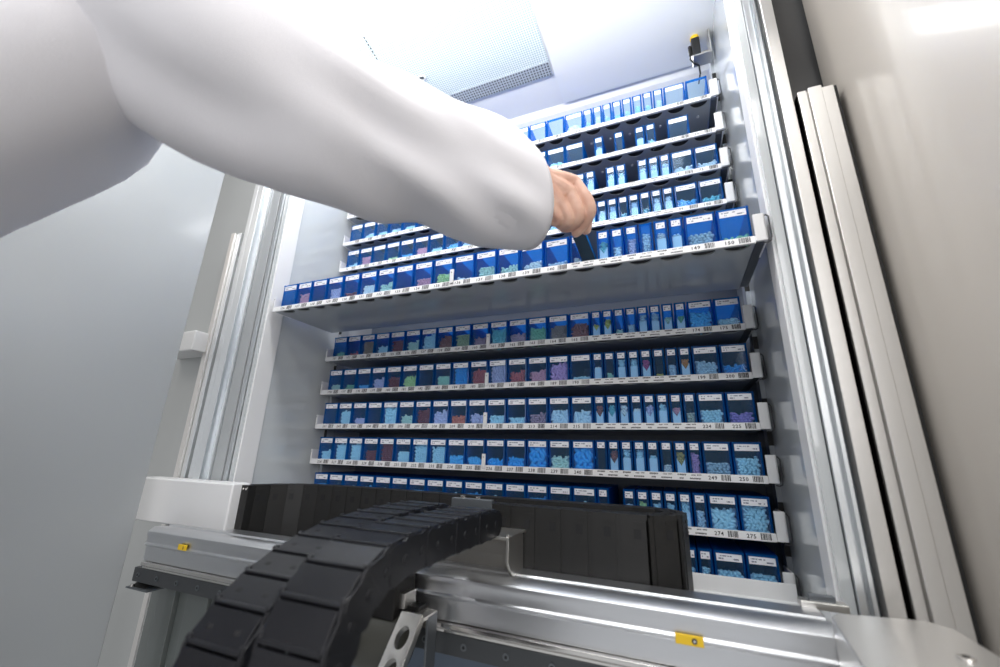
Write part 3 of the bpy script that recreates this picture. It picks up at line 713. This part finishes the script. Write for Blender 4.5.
# sleeve: centreline and radii from cuff to shoulder
SL = [((.6950,-.3645,.3095),.0685),((.6576,-.4075,.3089),.0780),((.6038,-.4788,.3020),.0830),((.558,-.557,.2919),.0840),((.5274,-.6158,.2938),.0856),((.4767,-.6789,.3182),.0950),((.4220,-.7448,.3560),.1120),((.360,-.800,.385),.116),((.29,-.82,.35),.085)]
pts = catmull([V(p) for p, _ in SL], 6); rad = []
for i in range(len(SL)-1):
    for k in range(6): rad.append(SL[i][1]*(1-k/6)+SL[i+1][1]*k/6)
rad.append(SL[-1][1])
coat = MB(); rings = []
for i, p in enumerate(pts):
    ax = pts[min(i+1, len(pts)-1)] - pts[max(i-1, 0)]
    rr = ring(p, ax, rad[i], rad[i], 56)
    out = []
    for q in rr:
        nn = noise.noise(q*6.) * .016 + noise.noise(V((q.x*16+q.z*10, q.y*5, q.z*22)))*.014*min(1, i/5)
        out.append(q + (q-p).normalized()*nn + ax.normalized()*max(0, 1-i/7)*.026*((q-p).z/rad[i]))
    rings.append(out)
inner = [[pts[i] + (q-pts[i])*.955 for q in rings[i]] for i in (0, 3, 8)]
coat.loft(inner[::-1] + rings, M['coat'], cap=False)
# body of the coat, leaning forward
def torso_rings():
    R = []
    for (c, a, b, ang) in [((.02,-1.10,-.62),.26,.20,0),((.04,-1.08,-.35),.235,.185,0),((.08,-1.02,-.10),.22,.165,.1),((.195,-.875,.10),.215,.145,.2),((.265,-.795,.25),.215,.14,.25),((.275,-.79,.36),.205,.125,.3),((.265,-.80,.43),.16,.10,.3),((.265,-.80,.47),.075,.07,.3)]:
        o = []
        for k in range(48):
            t_ = 2*PI*k/48; x, y = a*math.cos(t_), b*math.sin(t_)
            q = V((c[0]+x*math.cos(ang)-y*math.sin(ang), c[1]+x*math.sin(ang)+y*math.cos(ang), c[2]))
            q += V((math.cos(t_), math.sin(t_), 0))*(noise.noise(V((q.x*9,q.y*9,q.z*4)))*.012 + noise.noise(V((q.x*14+q.z*12,q.y*14,q.z*6)))*.012)
            o.append(q)
        R.append(o)
    return R
TR = torso_rings()
dense = []
cols = [catmull([r[k] for r in TR], 5) for k in range(48)]
for i in range(len(cols[0])): dense.append([cols[k][i] for k in range(48)])
coat.loft(dense, M['coat'])
# left sleeve hanging
ls = [V((.15,-.83,.37)),V((.07,-.86,.375)),V((-.02,-.90,.30)),V((-.06,-.92,.12)),V((-.05,-.86,-.06)),V((-.02,-.78,-.16))]
coat.loft([ring(p, (ls[min(i+1,5)]-ls[max(i-1,0)]), r, r, 32) for i, (p, r) in enumerate(zip(ls, (.06,.085,.085,.08,.072,.066)))], M['coat'])
part('lab_coat', coat, PT, smooth=True)
# trousers, shoes and hair
tr = MB()
for sx in (-1, 1):
    cx = .03+sx*.10
    tr.loft([ring((cx+sx*.0, -1.09, z), (0,0,1), a, b, 24) for z, a, b in ((-.50,.105,.10),(-.72,.085,.080),(-.95,.075,.070),(-1.045,.080,.075))], M['trousers'])
part('trousers', tr, PT, smooth=True)
for sx in (-1, 1):
    cx = .03+sx*.10
    sh_ = MB(); sh_.loft([ring((cx, y, -1.10+h_), (0,1,0), h_, w_, 18) for y, w_, h_ in ((-1.17,.020,.030),(-1.15,.036,.046),(-1.08,.040,.052),(-1.00,.044,.036),(-.93,.040,.028),(-.895,.018,.018))], M['shoe'])
    part('shoe', sh_, PT, smooth=True)
HC = V((.285,-.735,.665)); HF = V((.55,.80,-.22)).normalized(); HR = HF.cross(V((0,0,1))).normalized(); HU = HR.cross(HF)
def hp(r, u, f): return HC + HR*r + HU*u + HF*f
ha = MB(); rings = []
for i in range(9):
    t_ = i/8*PI*.62; u = math.cos(t_)*.128; rr = math.sin(t_)*1.06
    rings.append([hp(math.cos(a)*.082*rr, u+.012, math.sin(a)*.104*rr-.012 - max(0, .5-math.cos(t_))*.06*(math.sin(a) > 0)) for a in [2*PI*k/32 for k in range(32)]])
ha.loft(rings, M['hair']); part('hair', ha, PT, smooth=True)
# hand + forearm + hidden body: one continuous mesh
HJ = dict(fore=(.5986,-.4506,.330), w0=(.6594,-.3786,.3520), wrist=(.7003,-.3338,.3600), iM=(.7543,-.2995,.3630), iP=(.7770,-.2940,.3170), iD=(.7625,-.2783,.2977), iT=(.7497,-.2720,.2895),
          mM=(.7475,-.3094,.3400), mP=(.7610,-.3009,.3025), mD=(.7455,-.2886,.2935), mT=(.7321,-.2797,.2977), rM=(.7350,-.3154,.3206), rP=(.7462,-.3050,.2962), rD=(.7325,-.2944,.2946), rT=(.7210,-.2873,.3066),
          pM=(.7233,-.3192,.3102), pP=(.7329,-.3086,.2969), pD=(.7215,-.3014,.2983), pT=(.7125,-.2980,.3112), tC=(.7179,-.2975,.3650), tM=(.7439,-.2668,.3600), tI=(.7640,-.2566,.3305), tT=(.7631,-.2565,.3009))
J = {k: V(v) for k, v in HJ.items()}
hb = MB()
def limb(names, radii, n=14):
    P = [J[q] for q in names]; PP_ = catmull(P, 5); R = []
    for i in range(len(P)-1):
        for k in range(5): R.append(radii[i]*(1-k/5)+radii[i+1]*k/5)
    R.append(radii[-1])
    # rounded end
    d = (PP_[-1]-PP_[-2]).normalized(); r = R[-1]
    PP_ += [PP_[-1]+d*r*.5, PP_[-1]+d*r*.85, PP_[-1]+d*r*1.0]; R += [r*.86, r*.5, r*.12]
    hb.tube(PP_, R, n, M['skin'])
limb(['fore','w0','wrist'], [.040,.031,.0285], 20)
for m_, a, b in (('iM',.0265,.0130),('mM',.0265,.0130),('rM',.0255,.0118),('pM',.0245,.0106)): limb(['w0','wrist',m_], [.024,.0230,b], 14)
limb(['iM','iP','iD','iT'], [.0122,.0102,.0090,.0076]); limb(['mM','mP','mD','mT'], [.0118,.0096,.0088,.0078])
limb(['rM','rP','rD','rT'], [.0108,.0088,.0082,.0074]); limb(['pM','pP','pD','pT'], [.0098,.0080,.0074,.0066])
limb(['wrist','tC','tM','tI','tT'], [.020,.0185,.0130,.0100,.0085])
def quad(a, b, c, d, th):     # palm web
    P = [J[a], J[b], J[c], J[d]]; n = (P[1]-P[0]).cross(P[3]-P[0]).normalized()
    hb.loft([[p+n*th for p in P], [p-n*th for p in P]], M['skin'])
quad('wrist','iM','mM','rM',.0105); quad('wrist','mM','rM','pM',.0105)
# neck, head with nose, brow and ears
J.update(nb=V((.262,-.805,.43)), nt=V((.275,-.765,.56)))
limb(['nb','nt'], [.062,.056], 20)
J.update(ch=V((.245,-.825,.33)), rs=V((.36,-.80,.385)), el=V((.4767,-.6789,.318)), lsh=V((.06,-.86,.36)), lel=V((-.06,-.92,.12)), lf=V((-.02,-.79,-.14)), lw=V((-.012,-.75,-.185)))
limb(['nb','ch'], [.062,.085], 20); limb(['ch','rs','el','fore'], [.08,.060,.050,.042], 20); limb(['ch','lsh','lel','lf','lw'], [.08,.058,.046,.036,.030], 20)
hr = []
for u, w_, fd, bk in ((-.115,.030,.075,-.01),(-.10,.046,.088,.030),(-.07,.060,.092,.060),(-.03,.069,.090,.085),(.01,.074,.086,.098),(.05,.076,.086,.100),(.085,.068,.074,.088),(.11,.048,.050,.060),(.122,.018,.018,.022)):
    hr.append([hp(math.cos(a)*w_, u, (math.sin(a)*fd if math.sin(a) > 0 else math.sin(a)*bk)) for a in [2*PI*k/28 for k in range(28)]])
hb.loft(hr, M['skin'])
J.update(n1=hp(0,.018,.088), n2=hp(0,-.022,.106), b1=hp(-.045,.030,.072), b2=hp(.045,.030,.072), c1=hp(-.020,-.062,.088), c2=hp(.020,-.062,.088))
limb(['n1','n2'], [.008,.013], 12); limb(['b1','b2'], [.011,.011], 12); limb(['c1','c2'], [.009,.009], 12)
for sg in (-1, 1):
    J.update(e1=hp(sg*.074,.022,-.006), e2=hp(sg*.078,-.030,.004)); limb(['e1','e2'], [.013,.009], 10)
# left hand, relaxed at the end of the other sleeve
L0 = V((-.005,-.735,-.200)); LD = V((.18,.40,-.55)).normalized(); LS = LD.cross(V((1,0,0))).normalized()
J.update(l0=L0-LD*.06, l1=L0, l2=L0+LD*.05); limb(['l0','l1','l2'], [.030,.028,.026], 16)
for q, (off, ln) in enumerate(((-.030,.060),(-.010,.072),(.010,.068),(.028,.054))):
    a = L0+LD*.05+LS*off*.75; b = L0+LD*.095+LS*off; c_ = b+LD*ln*.5+V((.012,0,-.006)); d_ = b+LD*ln*.85+V((.030,0,-.010))
    J.update(f0=a, f1=b, f2=c_, f3=d_); limb(['f0','f1','f2','f3'], [.014,.0105,.009,.0075])
J.update(f0=L0+LD*.02-LS*.018, f1=L0+LD*.05-LS*.042, f2=L0+LD*.085-LS*.050+V((.012,0,0))); limb(['f0','f1','f2'], [.015,.0115,.009])
me = hb.mesh('body', tuple(prel))
o = link('body', me, PT, smooth=True)
rm = o.modifiers.new('fuse', 'REMESH'); rm.mode = 'VOXEL'; rm.voxel_size = .0013; rm.use_smooth_shade = True
sm = o.modifiers.new('soften', 'SMOOTH'); sm.factor = .6; sm.iterations = 9

# ------------------------------------------------------------------ lights
def area(name, loc, rot, sx, sy, power, col=(1,1,1), spread=None):
    l = bpy.data.lights.new(name, 'AREA'); l.shape = 'RECTANGLE'; l.size = sx; l.size_y = sy; l.energy = power; l.color = col
    if spread: l.spread = spread
    o = bpy.data.objects.new(name, l); C.objects.link(o); o.location = (loc[0], loc[1], loc[2]+Z0); o.rotation_euler = [math.radians(a) for a in rot]; return o
area('cabinet_or_fill_lamp', (.5,-.42,.93), (4,0,0), .95, .12, 4.3, (.98,.99,1))
area('cabinet_or_fill_lamp', (.5,-.46,.76), (114,0,0), .95, .05, 2.1, (1,1,1), 2.2)  # added upward fill to whiten the cabinet roof
area('cabinet_or_fill_lamp', (.5,.06,.925), (-8,0,0), .95, .06, 1.8, (.98,.99,1))
area('room_or_fill_lamp', (.7,-1.75,1.75), (-28,0,0), 2.2, .9, 42, (1,.995,.985))
def aim(o, target):
    o.rotation_euler = (V((target[0], target[1], target[2]+Z0)) - o.location).to_track_quat('-Z', 'Y').to_euler()
aim(area('room_or_fill_lamp', (2.0,-2.6,.75), (0,0,0), 1.4, 1.4, 22, (.99,.985,1)), (.4,-.4,.2))  # added fill light from the right rear to lift the coat
area('room_or_fill_lamp', (-1.0,-1.7,1.4), (0,-55,0), 1.0, 1.0, 7, (1,.92,.83))  # added warm fill aimed at the right door
w = bpy.data.worlds.new('World'); bpy.context.scene.world = w; w.use_nodes = True
bg = w.node_tree.nodes['Background']; bg.inputs[0].default_value = (.96,.975,1,1); bg.inputs[1].default_value = .36

# ------------------------------------------------------------------ camera
cd = bpy.data.cameras.new('camera'); cam = bpy.data.objects.new('camera', cd); C.objects.link(cam)
cam.location = (.8684,-.8571,-.0570+Z0); cam.rotation_euler = (1.8606,-.0280,.3894)
cd.sensor_width = 36; cd.lens = 14.806; cd.clip_start = .02
cd.dof.use_dof = True; cd.dof.focus_distance = .84; cd.dof.aperture_fstop = 3.2
sc = bpy.context.scene; sc.camera = cam
sc.view_settings.view_transform = 'Standard'; sc.view_settings.look = 'None'; sc.view_settings.exposure = .5; sc.view_settings.gamma = 1
sc.view_settings.use_curve_mapping = False
sc.cycles.max_bounces = 8; sc.cycles.transparent_max_bounces = 16; sc.cycles.caustics_reflective = False; sc.cycles.caustics_refractive = False
sc.cycles.use_denoising = True; sc.cycles.sample_clamp_indirect = 6
